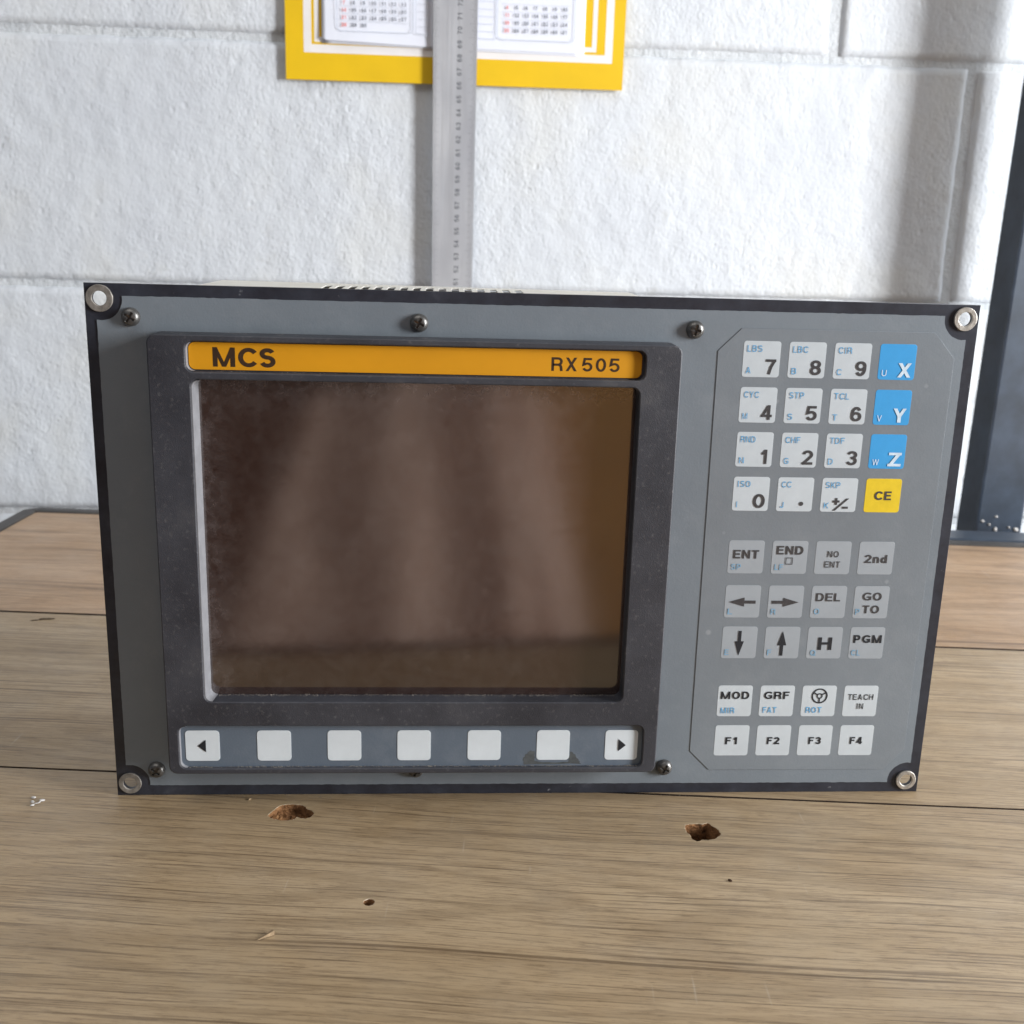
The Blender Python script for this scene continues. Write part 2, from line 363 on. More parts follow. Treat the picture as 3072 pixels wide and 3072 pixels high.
    if ch == 'n': return [L((h, 0), (h, .73)), ('L', arc(cx, .73 - rx - h + .04, rx, rx, 180, 0, 12) + [(W - h, 0)], False)]
    if ch == 'd': return [L((W - h, 0), (W - h, 1)), O(arc(cx, .365, rx, .365 - h, 0, 360, 20)[:-1])]
    return []
WID = {'I': .30, 'M': .94, 'W': .95, 'O': .80, 'Q': .80, 'C': .76, 'G': .80, 'E': .64, 'F': .60, 'L': .56, 'T': .64, 'J': .52, 'N': .72, 'H': .72, 'D': .74, 'U': .72, 'K': .70, 'R': .72, 'B': .70, 'S': .68, 'P': .67, 'A': .76, 'V': .72, 'X': .72, 'Y': .72, 'Z': .66, '1': .50, 'n': .56, 'd': .58}
class Ink:
    """collects flat print: polygons in the (x,height) plane, each stroke a hair above the last"""
    def __init__(s): s.v = []; s.f = []; s.k = 0
    def poly(s, pts):
        b = len(s.v); s.v += [(x, -s.k * 0.004, z) for x, z in pts]; s.f.append(tuple(range(b, b + len(pts)))); s.k = (s.k + 1) % 9
    def ribbon(s, pts, w, closed, tf):
        n = len(pts); P = [Vector(p) for p in pts]; ls = []; rs = []
        for i in range(n):
            a = P[i - 1] if (i or closed) else None; b = P[(i + 1) % n] if (i < n - 1 or closed) else None
            d1 = (P[i] - a).normalized() if a is not None else None; d2 = (b - P[i]).normalized() if b is not None else None
            if d1 is None: d1 = d2
            if d2 is None: d2 = d1
            n1 = Vector((-d1.y, d1.x)); n2 = Vector((-d2.y, d2.x)); mm = (n1 + n2)
            mm = mm.normalized() if mm.length > 1e-6 else n1
            k = w / 2 / max(mm.dot(n1), 0.45)
            ls.append(P[i] + mm * k); rs.append(P[i] - mm * k)
        b = len(s.v); y = -s.k * 0.004
        for q in range(n): s.v += [(*tf(ls[q]), y), (*tf(rs[q]), y)]
        s.v[b:] = [(p[0], p[2], p[1]) for p in s.v[b:]]
        for i in range(n if closed else n - 1):
            j = (i + 1) % n; s.f.append((b + 2 * i, b + 2 * i + 1, b + 2 * j + 1, b + 2 * j))
        s.k = (s.k + 1) % 9
    def line(s, pts, w, closed=False): s.ribbon(pts, w, closed, lambda p: (p[0], p[1]))
    def text(s, txt, x, z, H, width=None, wt=.15, align='l', rot=0, gap=None, wf=1.0):
        g = (wt * .9 if wt > .16 else .20) if gap is None else gap
        adv = [(.34 if c == ' ' else WID.get(c, .66) * wf) for c in txt]; tot = sum(adv) + g * (len(txt) - 1)
        sx = (width / (tot * H)) if width else 1.0
        x0 = {'l': 0, 'c': -tot / 2, 'r': -tot}[align] * H * sx; ca, sa = math.cos(R(rot)), math.sin(R(rot))
        cur = 0
        for c, a in zip(txt, adv):
            def tf(p, cur=cur):
                px = x0 + (cur + p[0]) * H * sx; pz = p[1] * H
                return (x + px * ca - pz * sa, z + px * sa + pz * ca)
            for st in glyph(c, wt, a):
                if st[0] == 'L': s.ribbon(st[1], wt, st[2], tf)
                else:
                    xa, ya, xb, yb = st[1]; dx = xb - xa; dy = yb - ya
                    hw = wt / 2 * math.hypot(dx, dy) / abs(dy) * (.80 if c in 'MNW' else .94)
                    s.poly([tf(q) for q in ((xa - hw, ya), (xa + hw, ya), (xb + hw, yb), (xb - hw, yb))])
            cur += a + g
    def build(s, name, y, mat, parent, kind=None):
        me = bpy.data.meshes.new(name); me.from_pydata([(a / 1000, (y + b) / 1000, c / 1000) for a, b, c in s.v], [], s.f); me.update()
        o = link(name, me, mat, parent)
        if kind: o['kind'] = kind
        return o

# ------------------------------------------------------------ floor and block wall
bm = bmesh.new(); box_bm(bm, -3, 3, -3, 0.75, -0.80, -0.75); fl = bm_obj('floor', bm, MFL); fl['kind'] = 'structure'

YW = 0.541
wall = empty('block_wall', (0, YW, -0.75))
tag(wall, 'rough wall of white painted concrete blocks behind the workbench', 'wall')
def wobj(name, me, mat):
    o = link(name, me, mat); o.parent = wall; o.location = (0, -YW, 0.75); return o
bm = bmesh.new(); box_bm(bm, -1.35, 1.35, YW + 0.0030, YW + 0.16, -0.75, 1.05); bmesh.ops.recalc_face_normals(bm, faces=bm.faces)
me = bpy.data.meshes.new('mortar'); bm.to_mesh(me); bm.free(); wobj('mortar', me, MM)
def block(x0, x1, z0, z1, fine, seed):
    st = 0.0032 if fine else 0.014
    nx = int((x1 - x0) / st); nz = int((z1 - z0) / st); V = []; F = []
    rnd = random.Random(seed); tilt = rnd.uniform(-.0008, .0008); off = rnd.uniform(-.0008, .0008)
    for j in range(nz + 1):
        for i in range(nx + 1):
            u = i / nx; v = j / nz; x = x0 + (x1 - x0) * u; z = z0 + (z1 - z0) * v
            d = min(x - x0, x1 - x, z - z0, z1 - z)
            n1 = noise.noise((x * 60, z * 50, seed)); n2 = noise.noise((x * 170, z * 150, seed + 9)); n3 = noise.noise((x * 9, z * 9, seed + 4))
            y = YW + off + tilt * (u - .5) * 2 - 0.0007 * n3 - 0.0005 * n1 - 0.0004 * n2
            if n2 + n1 > 0.75 and fine: y += 0.0011 * (n2 + n1 - .75) * 3
            wob = 0.0024 + 0.0022 * noise.noise((x * 45, z * 45, seed + 20)) + 0.0014 * noise.noise((x * 160, z * 160, seed + 30))
            if d < 0.006:
                k = max(0, 1 - d / max(wob, .0008)) if wob > 0 else 0
                y += 0.0034 * k ** 1.5 * (0.9 + .4 * n2)
                if d > 1e-9:
                    dxy = 0.0007 * n1
                    x += dxy; z += dxy
            if i in (0, nx): x += 0.0007 * n1
            if j in (0, nz): z += 0.0009 * n1
            V.append((x, y, z))
    for j in range(nz):
        for i in range(nx):
            a = j * (nx + 1) + i; F.append((a, a + 1, a + nx + 2, a + nx + 1))
    # closed sides back into the mortar
    rim = [i for i in range(nx + 1)] + [j * (nx + 1) + nx for j in range(1, nz + 1)] + [nz * (nx + 1) + i for i in range(nx - 1, -1, -1)] + [j * (nx + 1) for j in range(nz - 1, 0, -1)]
    b = len(V)
    for r in rim: V.append((V[r][0], YW + 0.03, V[r][2]))
    for q in range(len(rim)):
        q2 = (q + 1) % len(rim); F.append((rim[q2], rim[q], b + q, b + q2))
    me = bpy.data.meshes.new('block'); me.from_pydata(V, [], F); me.update()
    for p in me.polygons: p.use_smooth = True
    wobj('block', me, MB)
PX = 0.42; k = 0
courses = [(-0.412, .28), (-0.222, -.03), (-0.032, .28), (0.158, .392), (0.349, .275), (0.539, .392), (0.729, .275)]
for ci, (z0, xj) in enumerate(courses):
    zt = courses[ci + 1][0] if ci + 1 < len(courses) else z0 + .19
    x = xj - PX * 4 if xj > 0.2 else xj - PX * 3
    while x < 1.30:
        xa, xb = x + .0044, x + PX - .0044
        if xb > -1.34 and xa < 1.34:
            fine = (-.46 < xb and xa < .50 and ci in (2, 3, 4))
            block(max(xa, -1.34), min(xb, 1.34), z0 + .0029, zt - .0029, fine, k * 3.7 + 1)
        k += 1; x += PX

# ------------------------------------------------------------ steel post and rail
post = empty('steel_post', (0.4285, 0.47, -0.75))
tag(post, 'dark blue steel post standing between the bench and the wall, weld spatter at its foot', 'post')
bm = bmesh.new()
box_bm(bm, -0.0198, 0.0198, 0, 0.034, 0, 1.9)
o = bm_obj('upright', bm, MPO, post, bevel=0.002)
for v in o.data.vertices: v.co.x += (v.co.z - .75) * 0.016
bm = bmesh.new()
for (x, z, r) in ((-.015, .738, .0020), (-.009, .735, .0013), (-.003, .731, .0022), (-.004, .742, .0012), (.008, .733, .0014), (.0145, .731, .0028), (.0155, .7235, .0032), (.013, .719, .0020)):
    mt = Matrix.Translation((x, -0.0004, z)) @ Matrix.Rotation(R(random.uniform(0, 90)), 4, 'Y') @ Matrix.Diagonal((r * .9, .0010, r * .6, 1))
    bmesh.ops.create_icosphere(bm, subdivisions=2, radius=1, matrix=mt)
for v in bm.verts: v.co += Vector((noise.noise(v.co * 900), 0, noise.noise(v.co * 900 + Vector((5, 5, 5))))) * .0010
bm_obj('weld_spatter', bm, MPLA, post, smooth=True)

# ------------------------------------------------------------ workbench
TA = R(-5.4)
bench = empty('workbench', (0, 0, 0)); bench.rotation_euler = (0, 0, TA)
tag(bench, 'workbench topped with oak look laminate planks, holes broken through near the front', 'workbench')
ca, sa = math.cos(-TA), math.sin(-TA)
def tl(x, y): return (x * ca - y * sa, x * sa + y * ca)
H1 = [(-96.5, -15.7), (-95.4, -12.7), (-94.1, -9.9), (-92.3, -7.9), (-89.5, -7.5), (-87.3, -7.8), (-85.2, -8.2), (-83.9, -9.5), (-83.0, -11.2), (-81.4, -11.7), (-80.0, -14.2), (-80.8, -16.4), (-82.7, -17.6), (-84.4, -17.4), (-85.8, -16.7), (-87.0, -18.2), (-88.6, -18.8), (-90.8, -18.9), (-92.9, -18.4), (-95.1, -17.3)]
H2 = [(57.1, -24.2), (58.9, -23.6), (61.2, -23.5), (63.8, -23.7), (65.6, -23.0), (66.8, -25.2), (68.3, -27.3), (68.5, -31.0), (66.3, -33.2), (63.2, -34.3), (60.9, -34.1), (59.1, -35.2), (57.6, -33.9), (57.3, -30.8), (56.6, -29.2), (56.4, -26.9)]
H3 = circ(-56.2, -70.0, 1.75, 16)
MSEAM = simple('dark_plank_edge', srgb(44, 30, 20), 0.9)
def ragged(P, amp):
    out = []
    for i, p in enumerate(P):
        q = P[(i + 1) % len(P)]
        for k in range(4):
            t = k / 4; x = p[0] + (q[0] - p[0]) * t; y = p[1] + (q[1] - p[1]) * t
            out.append((x + random.uniform(-amp, amp), y + random.uniform(-amp, amp)))
    return [tl(*p) for p in out]
HOLES = [ragged(H1, .16), ragged(H2, .2), [tl(*p) for p in H3]]
def plank(outer, holes=(), dz=0.0):
    me = flat_mesh(outer, holes, 7.0, 0.25, 1); me.transform(Matrix.Translation((0, 0, dz / 1000)))
    o = link('plank', me, MW, bench); me.materials.append(MSEAM); me.materials.append(MCH)
    ys = [p[1] for p in outer]; y0, y1 = min(ys) / 1000, max(ys) / 1000
    for p in me.polygons:
        if holes and p.normal.z < .5 and p.center.z > -.0068 and abs(p.center.x) < .3: p.material_index = 2
        if p.normal.z < .9 and (abs(p.center.y - y0) < .0004 or abs(p.center.y - y1) < .0004): p.material_index = 1
XL, XR = -368, 700
plank([(XL, -160), (XR, -160), (XR, 3.0), (XL, 3.0)], HOLES)
plank([(XL, 4.2), (XR, 4.2), (XR, 176.0), (XL, 176.0)], (), -0.05)
plank([(XL, 178.0), (XR, 178.0), (XR, 384), (XL + 2, 384), (XL, 382)], (), 0.03)
# chipboard under the planks, rough where the holes open on to it
bm = bmesh.new(); box_bm(bm, XL / 1000, XR / 1000, -.159, .383, -.030, -.0165)
bm_obj('chipboard_core', bm, MCH, bench)
def crater(pts, depth, amp, seed, slope):
    P = [tl(*p) for p in pts]; cx = sum(p[0] for p in P) / len(P); cy = sum(p[1] for p in P) / len(P); V = []; F = []; n = 30
    rx = max(abs(p[0] - cx) for p in P) + 1.5; ry = max(abs(p[1] - cy) for p in P) + 1.5
    for j in range(n + 1):
        for i in range(n + 1):
            u = i / n * 2 - 1; v = j / n * 2 - 1; x = cx + u * rx; y = cy + v * ry
            z = -depth + amp * noise.noise((x * .55, y * .55, seed)) + amp * .6 * noise.noise((x * 1.7, y * 1.7, seed)) - slope * u
            z = min(z, -0.6)
            V.append((x / 1000, y / 1000, z / 1000))
    for j in range(n):
        for i in range(n): a = j * (n + 1) + i; F.append((a, a + 1, a + n + 2, a + n + 1))
    me = bpy.data.meshes.new('hole_bottom'); me.from_pydata(V, [], F); me.update(); link('hole_bottom', me, MCH, bench)
crater(H1, 3.6, 1.3, 3.3, 2.4); crater(H2, 11.0, 1.6, 8.8, 2.6)
def rim(pts, w, seed):
    rnd = random.Random(seed); V = []; F = []; n = len(pts); cx = sum(p[0] for p in pts) / n; cy = sum(p[1] for p in pts) / n
    for x, y in pts:
        d = Vector((x - cx, y - cy)).normalized(); k = w * rnd.uniform(.15, 1)
        V += [(x / 1000, y / 1000, -.00045), ((x + d.x * k) / 1000, (y + d.y * k) / 1000, .00003)]
    for i in range(n): j = (i + 1) % n; F.append((2 * i, 2 * i + 1, 2 * j + 1, 2 * j))
    me = bpy.data.meshes.new('chipped_rim'); me.from_pydata(V, [], F); me.update(); link('chipped_rim', me, MRIM, bench)
MRIM = simple('pale_torn_laminate', srgb(196, 184, 164), 0.8, var=0.2, scale=800)
rim(HOLES[0], .5, 1); rim(HOLES[1], .6, 2); rim(HOLES[2], .25, 3)
# black edging round the rear edge and the cut corner
def edging():
    path = [(708, -167), (-375, -167), (-375, 386), (-370, 391), (708, 391)]
    bm = bmesh.new(); rings = []
    prof = [(-6.4, .2), (-5.4, .9), (-2, 1.3), (3, 1.1), (6, -.6), (6.6, -4), (6.4, -26), (-6.4, -26)]
    for i, p in enumerate(path):
        a = path[max(i - 1, 0)]; b = path[min(i + 1, len(path) - 1)]
        t = (Vector(b) - Vector(a)).normalized(); nn = Vector((-t.y, t.x)); rings.append([bm.verts.new(((p[0] + nn.x * q[0]) / 1000, (p[1] + nn.y * q[0]) / 1000, q[1] / 1000)) for q in prof])
    for A, B_ in zip(rings, rings[1:]):
        for k in range(len(prof)): bm.faces.new((A[k], A[(k + 1) % len(prof)], B_[(k + 1) % len(prof)], B_[k]))
    bm.faces.new(rings[0]); bm.faces.new(rings[-1])
    return bm_obj('edging', bm, MED, bench)
edging()
# bench frame rail behind the edging on the right
rail = empty('steel_rail', (0, 0, 0)); rail.rotation_euler = (0, 0, TA)
tag(rail, 'dark steel angle rail lying along the rear right edge of the workbench, below the post', 'rail')
bm = bmesh.new(); box_bm(bm, .215, .74, .3985, .424, -.03, .0012); bm_obj('rail_bar', bm, MPO, rail, bevel=.002, seg=3)

# ------------------------------------------------------------ control unit
unit = empty('control_unit', (0, 0, 0))
tag(unit, 'grey and black machine control panel with brown screen and keypad, standing on the workbench', 'control panel')
RC = [(-149.9, 185.0), (149.8, 185.0), (149.8, 5.3), (-150.0, 5.3)]
plate('base_plate', [(-155, 0.05), (155, 0.05), (155, 190), (-155, 190)], 0, 1.6, MPL, unit, [circ(x, z, 2.6) for x, z in RC], 0.12)
def washer(x, z, r, mat, label):
    me = flat_mesh(circ(0, 0, r, 36), [circ(0, 0, 2.45, 28)], 0.85, 0.22, 2); me.transform(UP)
    o = link('mounting_ring', me, mat, unit); o.location = (x / 1000, -0.0009, z / 1000)
    for v in me.vertices:
        n_ = noise.noise(Vector((v.co.x, v.co.z, x)) * 900); v.co.x += n_ * .00012; v.co.z += n_ * .00012
    if label: o['label'] = label
washer(*RC[0], 4.55, MRD, 'dull dirty metal ring'); washer(*RC[1], 4.2, MRG, 'bright chipped metal ring'); washer(*RC[2], 4.0, MRG, None); washer(*RC[3], 4.2, MRD, None)
# grey foil with scooped corners
def foil_outline(x0, z0, x1, z1, r):
    p = []
    for (cx, cz), a0, a1 in (((RC[1]), 180 + 22, 270 - 22), (RC[0], 270 + 22, 360 - 22), (RC[3], 22, 68), (RC[2], 112, 158)):
        pass
    def scoop(cx, cz, ex, ez, dirn):
        # concave arc about the ring between the two foil edges
        dx = ex - cx; dz = ez - cz
        ax = math.atan2((1 if dz < 0 else -1) * 0, 1)
        s = math.sqrt(max(r * r - dz * dz, 0)); t = math.sqrt(max(r * r - dx * dx, 0))
        inx = -1 if cx > 0 else 1; inz = -1 if cz > 90 else 1
        P0 = (cx + inx * s, ez); P1 = (ex, cz + inz * t)
        a0 = math.atan2(P0[1] - cz, P0[0] - cx); a1 = math.atan2(P1[1] - cz, P1[0] - cx)
        if a1 - a0 > math.pi: a1 -= 2 * math.pi
        if a0 - a1 > math.pi: a1 += 2 * math.pi
        A = [(cx + r * math.cos(a0 + (a1 - a0) * k / 10), cz + r * math.sin(a0 + (a1 - a0) * k / 10)) for k in range(11)]
        return A if dirn else A[::-1]
    p += scoop(*RC[1], x1, z1, True)       # top edge -> right edge
    p += scoop(*RC[2], x1, z0, False)
    p += scoop(*RC[3], x0, z0, True)
    p += scoop(*RC[0], x0, z1, False)
    out = []
    for i, a in enumerate(p):              # slightly frayed cut edge
        b = p[(i + 1) % len(p)]; n = max(1, int(math.dist(a, b) / 1.6))
        for k in range(n):
            t = k / n; x = a[0] + (b[0] - a[0]) * t; z = a[1] + (b[1] - a[1]) * t
            out.append((x + random.uniform(-.07, .07), z + random.uniform(-.09, .09)))
    return out
plate('front_foil', foil_outline(-151.2, 4.3, 151.0, 185.9, 7.4), -0.30, 0.28, MFO, unit)
plate('keypad_overlay', [(62, 172), (70, 180), (139.5, 180), (147.6, 171), (147.6, 18.5), (140, 10), (70.5, 10), (62.6, 18)], -0.52, 0.20, MOV, unit, (), 0.06)
ik = Ink(); ik.line([(62, 172), (70, 180), (139.5, 180), (147.6, 171), (147.6, 18.5), (140, 10), (70.5, 10), (62.6, 18)], .20, True)
ik.build('overlay_seam', -0.33, simple('seam_grime', srgb(112, 119, 126), .7), unit)

# keys
YK = -0.60
KW, KH = 13.3, 12.7
def steering_wheel(k, x, z, r):
    k.line(arc(x, z, r, r, 0, 360, 30)[:-1], .52, True); k.line(arc(x, z, .95, .95, 0, 360, 16)[:-1], .42, True)
    for a in (150, 30, 270): k.line([(x + .9 * math.cos(R(a)), z + .9 * math.sin(R(a))), (x + r * math.cos(R(a)), z + r * math.sin(R(a)))], .5)
def arrow(k, x, z, L, ang):
    c, s_ = math.cos(R(ang)), math.sin(R(ang)); f = lambda p: (x + p[0] * c - p[1] * s_, z + p[0] * s_ + p[1] * c)
    k.poly([f(p) for p in ((L / 2, 0), (L / 2 - L * .58, L * .175), (L / 2 - L * .58, -L * .175))])
    k.poly([f(p) for p in ((L / 2 - L * .58, L * .06), (-L / 2, L * .06), (-L / 2, -L * .06), (L / 2 - L * .58, -L * .06))])
grid = [
 (175.7, 'W', [('LBS', 'A', '7'), ('LBC', 'B', '8'), ('CIR', 'C', '9'), ('', 'U', 'X')]),
 (159.4, 'W', [('CYC', 'M', '4'), ('STP', 'S', '5'), ('TCL', 'T', '6'), ('', 'V', 'Y')]),
 (143.25, 'W', [('RND', 'N', '1'), ('CHF', 'G', '2'), ('TDF', 'D', '3'), ('', 'W', 'Z')]),
 (126.8, 'W', [('ISO', 'I', '0'), ('CC', 'J', 'dot'), ('SKP', 'K', 'pm'), ('', '', 'CE')]),
 (102.8, 'G', ['ENT', 'END', 'NO', '2nd']),
 (85.45, 'G', ['left', 'right', 'DEL', 'GO']),
 (69.15, 'G', ['down', 'up', 'H', 'PGM']),
 (45.3, 'W', ['MOD', 'GRF', 'wheel', 'TEACH']),
 (28.8, 'W', ['F1', 'F2', 'F3', 'F4'])]
kme = {}
def key_mesh(tag_, mat):
    if tag_ not in kme:
        me = flat_mesh(rr(0, -KH, KW, 0, 1.0, 4), (), 0.12, 0.04, 1); me.transform(UP); me.materials.append(mat); kme[tag_] = me
    return kme[tag_]
for zt, kind, row in grid:
    for c, spec in enumerate(row):
        x0 = 71.05 + (175.5 - zt) * 0.0062 + c * 16.40
        special = None; mt = MWK if kind == 'W' else MGK; kt = kind
        if isinstance(spec, tuple) and c == 3: mt, kt = (MYK, 'Y') if spec[2] == 'CE' else (MBK, 'B')
        ko = link('key', key_mesh(kt, mt), None, unit); ko.location = (x0 / 1000, -0.00058, zt / 1000)
        d = Ink(); b = Ink(); nm = ''; bmat = MLT; dmat = MDT
        L_, B_ = 0.0, -KH
        if isinstance(spec, tuple):
            top, low, big = spec
            if top: b.text(top, 1.35, -3.75, 2.25, 1.85 * len(top) * (.97 if 'I' not in top else .87), wt=.13)
            if low: b.text(low, 1.35, B_ + 1.3, 2.2, (1.75 if low not in 'IJW' else {'I': .66, 'J': 1.3, 'W': 2.4}[low]), wt=.125)
            if c == 3: bmat = MWT
            if big in 'XYZ' and len(big) == 1: b.text(big, 12.0, B_ + .95, 5.1, 4.9, wt=.19, align='r')
            elif big == 'CE': d.text('CE', 6.7, B_ + 4.7, 3.3, 6.3, wt=.19, align='c')
            elif big == 'dot': d.poly(circ(9.2, B_ + 2.9, .78, 20))
            elif big == 'pm':
                d.line([(4.5, -8.75), (7.1, -8.75)], .85); d.line([(5.8, -7.45), (5.8, -10.05)], .85)
                d.poly([(4.6, B_ + .45), (5.6, B_ + .45), (10.6, -7.55), (9.6, -7.55)]); d.line([(8.3, -11.05), (10.4, -11.05)], .8)
            else: d.text(big, 12.0, B_ + 1.1, 5.3, {'1': 2.9, '0': 4.4, '7': 3.7}.get(big, 3.95), wt=.172, align='r')
            words = {'dot': 'a dot', 'pm': 'plus and minus'}.get(big, big)
            ko['label'] = ('yellow' if kt == 'Y' else 'blue' if kt == 'B' else 'white') + ' key marked ' + words + (' with ' + top + ' above' if top else '')
        else:
            s_ = spec; bm_ = MFT; cx = 6.65
            if s_ == 'ENT': d.text('ENT', cx, -6.9, 3.3, 9.6, wt=.185, align='c'); b.text('SP', 1.3, B_ + 1.5, 2.2, 3.7, wt=.15)
            if s_ == 'END': d.text('END', cx, -5.2, 3.3, 10.0, wt=.185, align='c'); d.line([(5.4, -6.5), (7.8, -6.5), (7.8, -8.9), (5.4, -8.9)], .3, True); b.text('LF', 1.3, B_ + 1.5, 2.2, 3.3, wt=.15)
            if s_ == 'NO': d.text('NO', cx, -6.1, 2.4, 4.3, wt=.15, align='c'); d.text('ENT', cx, -10.1, 2.4, 5.9, wt=.15, align='c')
            if s_ == '2nd': d.text('2nd', cx, -8.2, 3.2, 8.6, wt=.18, align='c')
            if s_ in ('left', 'right'): arrow(d, cx - .1, -6.5, 10.2, 180 if s_ == 'left' else 0); b.text('L' if s_ == 'left' else 'R', 1.3, B_ + 1.3, 2.3, 1.8, wt=.15)
            if s_ in ('down', 'up'): arrow(d, cx, -6.6, 9.9, 270 if s_ == 'down' else 90); b.text('E' if s_ == 'down' else 'F', 1.3, B_ + 1.3, 2.3, 1.6, wt=.15)
            if s_ == 'DEL': d.text('DEL', cx - .3, -6.0, 3.2, 9.3, wt=.175, align='c'); b.text('O', 1.4, B_ + 1.5, 2.3, 2.1, wt=.15)
            if s_ == 'GO': d.text('GO', cx + .2, -5.6, 3.2, 7.3, wt=.175, align='c'); d.text('TO', cx + .2, -10.7, 3.2, 6.4, wt=.175, align='c'); b.text('P', .9, B_ + 1.5, 2.3, 1.7, wt=.15)
            if s_ == 'H': d.text('H', cx + .2, -9.2, 5.1, 5.4, wt=.19, align='c'); b.text('Q', 1.5, B_ + 1.2, 2.3, 2.1, wt=.15)
            if s_ == 'PGM': d.text('PGM', cx + .2, -6.3, 3.2, 10.9, wt=.21, align='c'); b.text('CL', .9, B_ + 1.3, 2.3, 3.6, wt=.15)
            if s_ == 'MOD': d.text('MOD', cx, -5.5, 3.1, 11.0, wt=.19, align='c'); b.text('MIR', 1.5, B_ + 1.3, 2.4, 5.3, wt=.15); bm_ = MLT
            if s_ == 'GRF': d.text('GRF', cx - .2, -5.5, 3.1, 9.8, wt=.19, align='c'); b.text('FAT', 1.5, B_ + 1.5, 2.4, 5.3, wt=.15); bm_ = MLT
            if s_ == 'wheel': steering_wheel(d, cx + .2, -4.2, 2.85); b.text('ROT', 1.9, B_ + 1.5, 2.4, 6.2, wt=.15); bm_ = MLT
            if s_ == 'TEACH': d.text('TEACH', cx, -5.8, 2.35, 9.9, wt=.15, align='c'); d.text('IN', cx, -9.6, 2.35, 2.7, wt=.15, align='c')
            if s_[0] == 'F' and s_[1:].isdigit(): d.text(s_, cx, -7.9, 3.0, 4.9, wt=.2, align='c')
            bmat = bm_
            if zt < 80: dmat = MKT
            nm = {'left': 'a left arrow', 'right': 'a right arrow', 'down': 'a down arrow', 'up': 'an up arrow', 'NO': 'NO ENT', 'GO': 'GO TO', 'TEACH': 'TEACH IN', 'wheel': 'a handwheel and ROT'}.get(s_, s_)
            ko['label'] = ('grey' if kind == 'G' else 'white') + ' key marked ' + nm
        if d.v: d.build('legend', -0.13 - .012, dmat, ko)
        if b.v: b.build('blue_legend' if bmat is not MWT else 'white_legend', -0.13 - .012, bmat, ko)

# bezel
BO = rr(-132.6, 14.5, 47.2, 174.5, 3.0)
NPo = rr(-120.1, 162.2, 34.7, 172.4, 2.6); SCo = rr(-118.7, 43.0, 33.2, 159.7, 2.6); STo = rr(-128.6, 16.6, 41.9, 33.6, 2.6)
plate('bezel', BO, -11.0, 10.6, MBZ, unit, [NPo, SCo, STo], 0.45, 2)
plate('nameplate_backing', rr(-121, 161.6, 35.4, 173, 2.6), -8.6, 1.0, MBZ, unit)
plate('nameplate', rr(-119.4, 162.8, 33.7, 172.0, 2.2), -9.1, 0.45, MAM, unit, (), 0.1)
npl = unit.children[-1]
k_ = Ink(); k_.text('MCS', -111.4, 163.9, 6.5, 20.8, wt=.205, gap=.13); k_.build('lettering', -9.13, MBR, npl)
k_ = Ink(); k_.text('RX', 2.5, 164.8, 4.65, 8.8, wt=.17, gap=.20); k_.text('505', 13.1, 164.8, 4.65, 12.9, wt=.16, gap=.22); k_.build('lettering', -9.13, MBR, npl)
MLP = simple('pale_grey_lip', (0.225, 0.225, 0.24), 0.5, var=0.12, scale=200)  # pale grey lining, on the left inner walls of the openings only
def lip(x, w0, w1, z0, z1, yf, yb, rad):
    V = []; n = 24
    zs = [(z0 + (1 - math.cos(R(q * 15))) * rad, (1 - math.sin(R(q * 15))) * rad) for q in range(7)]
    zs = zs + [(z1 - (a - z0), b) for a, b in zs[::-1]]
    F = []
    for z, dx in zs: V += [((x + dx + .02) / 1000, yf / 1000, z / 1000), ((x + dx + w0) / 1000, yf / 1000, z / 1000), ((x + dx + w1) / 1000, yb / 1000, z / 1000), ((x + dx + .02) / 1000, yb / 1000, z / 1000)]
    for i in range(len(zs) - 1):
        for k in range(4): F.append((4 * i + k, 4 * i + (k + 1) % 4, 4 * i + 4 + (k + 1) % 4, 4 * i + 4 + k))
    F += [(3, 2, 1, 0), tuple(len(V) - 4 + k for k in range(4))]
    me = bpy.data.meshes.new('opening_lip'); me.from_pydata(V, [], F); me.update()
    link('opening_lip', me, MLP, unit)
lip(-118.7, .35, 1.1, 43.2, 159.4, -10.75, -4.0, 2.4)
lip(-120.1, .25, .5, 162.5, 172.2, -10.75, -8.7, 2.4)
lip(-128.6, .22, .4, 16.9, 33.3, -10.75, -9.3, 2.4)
scr = plate('screen', rr(-121, 41, 35.5, 162, 1), -4.0, 1.2, MSC, unit)
plate('key_strip', rr(-129.6, 15.8, 42.8, 34.4, 2), -9.3, 0.6, MST, unit)
sk = flat_mesh(rr(-6.15, -6.05, 6.15, 6.05, 1.35, 4), (), 0.14, 0.04, 1); sk.transform(UP); sk.materials.append(MSK)
for i, x in enumerate((-120.5, -94.6, -69.0, -43.4, -17.4, 8.4, 34.1)):
    o = link('soft_key', sk, None, unit); o.location = (x / 1000, -0.00943, .02505)
    if i in (0, 6):
        q = Ink(); sgn = -1 if i == 0 else 1
        q.poly([(sgn * 1.7, 0), (-sgn * 1.2, 2.5), (-sgn * 1.2, -2.5)]); q.build('arrow_symbol', -.16, MKT, o)
        o['label'] = 'white soft key marked with a black %s triangle' % ('left' if i == 0 else 'right')

